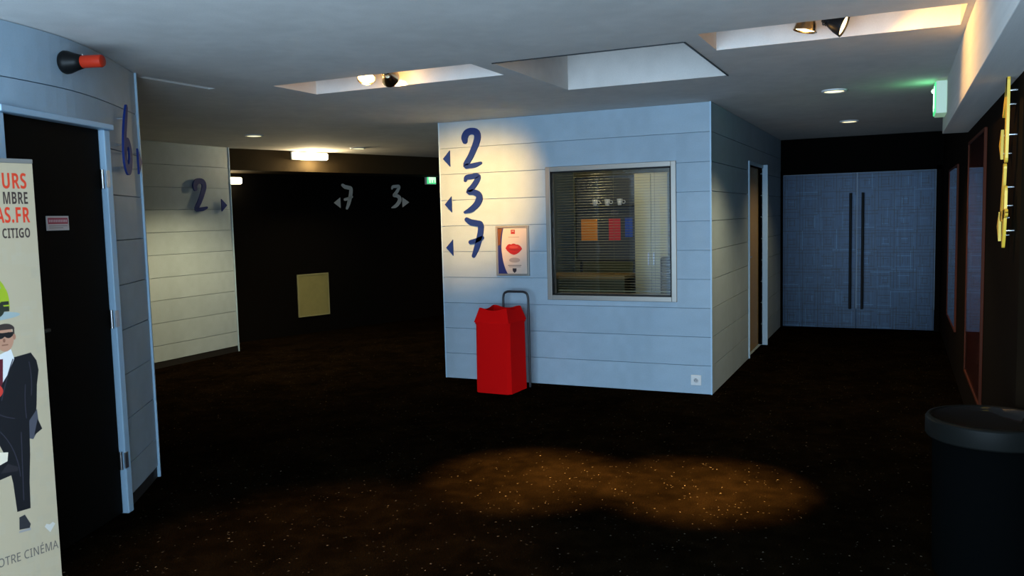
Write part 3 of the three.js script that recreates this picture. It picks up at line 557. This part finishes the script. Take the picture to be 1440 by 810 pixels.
{ // roll-up banner
  const bd = new THREE.Vector3(.15, 0, -.99).normalize(), turn = Math.atan2(-bd.z, bd.x);
  const t = thing('rollup_banner', 'white roll-up advertising banner with a running man in a black suit', 'banner', [-3.2, 0, -2.26], turn);
  const S = 820, X = s => (s + .81) * S, Y = y => (1.845 - y) * S;
  const tex = canvas(Math.round(.85 * S), Math.round(1.755 * S), (c, W, H) => {
    c.fillStyle = '#b8a486'; c.fillRect(0, 0, W, H);
    for (let i = 0; i < 500; i++) { c.globalAlpha = .05; c.fillStyle = rnd() < .5 ? '#9c8c7c' : '#c2b6a2'; c.fillRect(rnd() * W, rnd() * H, 10 + 40 * rnd(), 10 + 40 * rnd()); }
    c.globalAlpha = 1;
    const text = (s, x1, yb, h, col, sx, font = 'bold') => { c.save(); c.translate(X(x1), Y(yb)); c.scale(sx, 1); c.font = `${font} ${Math.round(h * S / .73)}px sans-serif`; c.textAlign = 'right'; c.fillStyle = col; c.fillText(s, 0, 0); c.restore(); };
    text('URS', .014, 1.738, .062, '#d43a1c', .62); text('MBRE', .015, 1.676, .047, '#3c2c26', .56); text('AS.FR', .016, 1.602, .062, '#d8361a', .58); text(', CITIGO', .014, 1.541, .040, '#3c2c26', .58);
    // small green car
    c.fillStyle = '#9aa4a0'; c.beginPath(); c.ellipse(X(-.22), Y(1.236), .17 * S, .02 * S, 0, 0, 6.3); c.fill();
    c.fillStyle = '#9aab1e'; c.beginPath(); c.moveTo(X(-.40), Y(1.26)); c.lineTo(X(-.40), Y(1.31)); c.quadraticCurveTo(X(-.38), Y(1.335), X(-.32), Y(1.335)); c.quadraticCurveTo(X(-.27), Y(1.40), X(-.2), Y(1.40)); c.quadraticCurveTo(X(-.12), Y(1.405), X(-.10), Y(1.345)); c.quadraticCurveTo(X(-.085), Y(1.32), X(-.088), Y(1.26)); c.closePath(); c.fill();
    c.fillStyle = '#8f9694'; c.beginPath(); c.moveTo(X(-.30), Y(1.338)); c.quadraticCurveTo(X(-.26), Y(1.39), X(-.2), Y(1.39)); c.quadraticCurveTo(X(-.13), Y(1.395), X(-.115), Y(1.345)); c.closePath(); c.fill();
    c.fillStyle = '#262a1c'; for (const s of [-.34, -.14]) { c.beginPath(); c.arc(X(s), Y(1.262), .032 * S, 0, 6.3); c.fill(); } c.fillRect(X(-.12), Y(1.292), .03 * S, .014 * S); c.fillRect(X(-.40), Y(1.272), .31 * S, .02 * S);
    // running man in a black suit
    const poly = (col, pts) => { c.fillStyle = col; c.beginPath(); pts.forEach((p, i) => i ? c.lineTo(X(p[0]), Y(p[1])) : c.moveTo(X(p[0]), Y(p[1]))); c.closePath(); c.fill(); };
    poly('#0c0a0f', [[-.09, 1.065], [-.02, 1.075], [.0, 1.04], [.006, 1.0], [-.005, .94], [-.012, .86], [-.02, .80], [-.035, .775], [-.06, .80], [-.20, .80], [-.24, .86], [-.25, .95], [-.22, 1.03], [-.17, 1.06]]);   // jacket
    poly('#0c0a0f', [[-.24, .98], [-.33, 1.02], [-.40, 1.10], [-.42, 1.08], [-.36, .97], [-.25, .90]]);                                                     // far arm
    poly('#4a4850', [[-.045, .80], [-.012, .84], [-.008, .76], [-.035, .72], [-.06, .73]]);                                                                   // jacket tail
    poly('#0c0a0f', [[-.012, .80], [.003, .755], [-.03, .735]]);
    poly('#0c0a0f', [[-.20, .82], [-.045, .82], [-.052, .66], [-.062, .55], [-.066, .44], [-.118, .44], [-.125, .56], [-.14, .66]]);                           // standing leg
    poly('#0c0a0f', [[-.20, .82], [-.10, .80], [-.15, .66], [-.25, .63], [-.34, .66], [-.34, .61], [-.24, .575], [-.13, .595], [-.12, .64]]);                   // raised leg
    poly('#241f22', [[-.14, .645], [-.10, .62], [-.105, .605], [-.17, .612]]);
    poly('#e6d2b8', [[-.185, .70], [-.135, .69], [-.14, .655], [-.17, .645]]);
    poly('#2c2a2c', [[-.112, .415], [-.09, .42], [-.07, .375], [-.075, .36], [-.115, .365]]); poly('#9a938e', [[-.115, .36], [-.07, .36], [-.072, .35], [-.118, .352]]);   // shoe
    poly('#ddd6d0', [[-.165, 1.075], [-.095, 1.10], [-.085, 1.06], [-.115, 1.0], [-.15, .95], [-.17, 1.0]]);                                                 // shirt
    poly('#5a1420', [[-.142, 1.065], [-.128, 1.065], [-.135, .97], [-.15, .94], [-.158, .97]]);                                                           // tie
    c.fillStyle = '#b98468'; c.beginPath(); c.ellipse(X(-.115), Y(1.145), .034 * S, .052 * S, 0, 0, 6.3); c.fill();
    c.fillStyle = '#3a2c26'; c.beginPath(); c.ellipse(X(-.113), Y(1.180), .037 * S, .024 * S, 0, Math.PI, 6.3); c.fill(); c.fillRect(X(-.083), Y(1.185), .006 * S, .035 * S);
    c.fillStyle = '#17110f'; c.fillRect(X(-.145), Y(1.168), .062 * S, .016 * S); c.beginPath(); c.ellipse(X(-.13), Y(1.157), .014 * S, .012 * S, 0, 0, 6.3); c.ellipse(X(-.10), Y(1.157), .014 * S, .012 * S, 0, 0, 6.3); c.fill();
    c.strokeStyle = '#2e2a33'; c.lineWidth = 3; for (const l of [[[-.09, 1.06], [-.12, .99], [-.145, .90]], [[-.03, 1.04], [-.02, .98], [-.03, .9]], [[-.05, .95], [-.06, .87], [-.055, .81]], [[-.16, .78], [-.10, .70], [-.095, .58]], [[-.08, .76], [-.085, .62], [-.09, .48]], [[-.2, .9], [-.17, .84], [-.1, .82]]]) { c.beginPath(); c.moveTo(X(l[0][0]), Y(l[0][1])); c.quadraticCurveTo(X(l[1][0]), Y(l[1][1]), X(l[2][0]), Y(l[2][1])); c.stroke(); }
    c.fillStyle = '#8a5a44'; c.fillRect(X(-.128), Y(1.122), .024 * S, .005 * S); c.beginPath(); c.ellipse(X(-.118), Y(1.138), .005 * S, .008 * S, 0, 0, 6.3); c.fill(); c.fillStyle = '#a87258'; c.beginPath(); c.ellipse(X(-.079), Y(1.148), .006 * S, .012 * S, 0, 0, 6.3); c.fill();
    c.fillStyle = '#c8362a'; c.beginPath(); c.arc(X(-.163), Y(.94), .027 * S, 0, 6.3); c.fill(); c.fillStyle = '#e87a48'; c.beginPath(); c.arc(X(-.163), Y(.94), .014 * S, 0, 6.3); c.fill();
    c.fillStyle = '#c9bfb2'; c.beginPath(); c.moveTo(X(.005), Y(.315)); c.lineTo(X(.028), Y(.345)); c.lineTo(X(.018), Y(.355)); c.lineTo(X(.005), Y(.348)); c.lineTo(X(-.008), Y(.355)); c.lineTo(X(-.016), Y(.345)); c.closePath(); c.fill();
    text('VOTRE CINÉMA', .034, .238, .036, '#5d544e', .78, '');
  });
  const gp = new THREE.PlaneGeometry(.85, 1.755, 1, 1).translate(-.385, .9675, .0015);
  part('print', gp, std({ map: tex, roughness: .6 }), t);
  part('sheet', bx(-.81, .04, .09, 1.845, -.0012, 0), M.white, t);
  part('top_rail', rbx(-.812, .042, 1.838, 1.856, -.010, .006, .004), M.alu, t);
  part('cassette', rbx(-.82, .05, .02, .095, -.06, .04, .015, 3), M.alu, t);
  part('pole', cyl(.008, .008, 1.78, 10).translate(-.385, .95, -.02), M.steel, t);
  for (const x of [-.65, -.12]) part('foot', rbx(x - .02, x + .02, 0, .02, -.16, .16, .005), M.alu, t);
}
renderer.render(scene, camera);
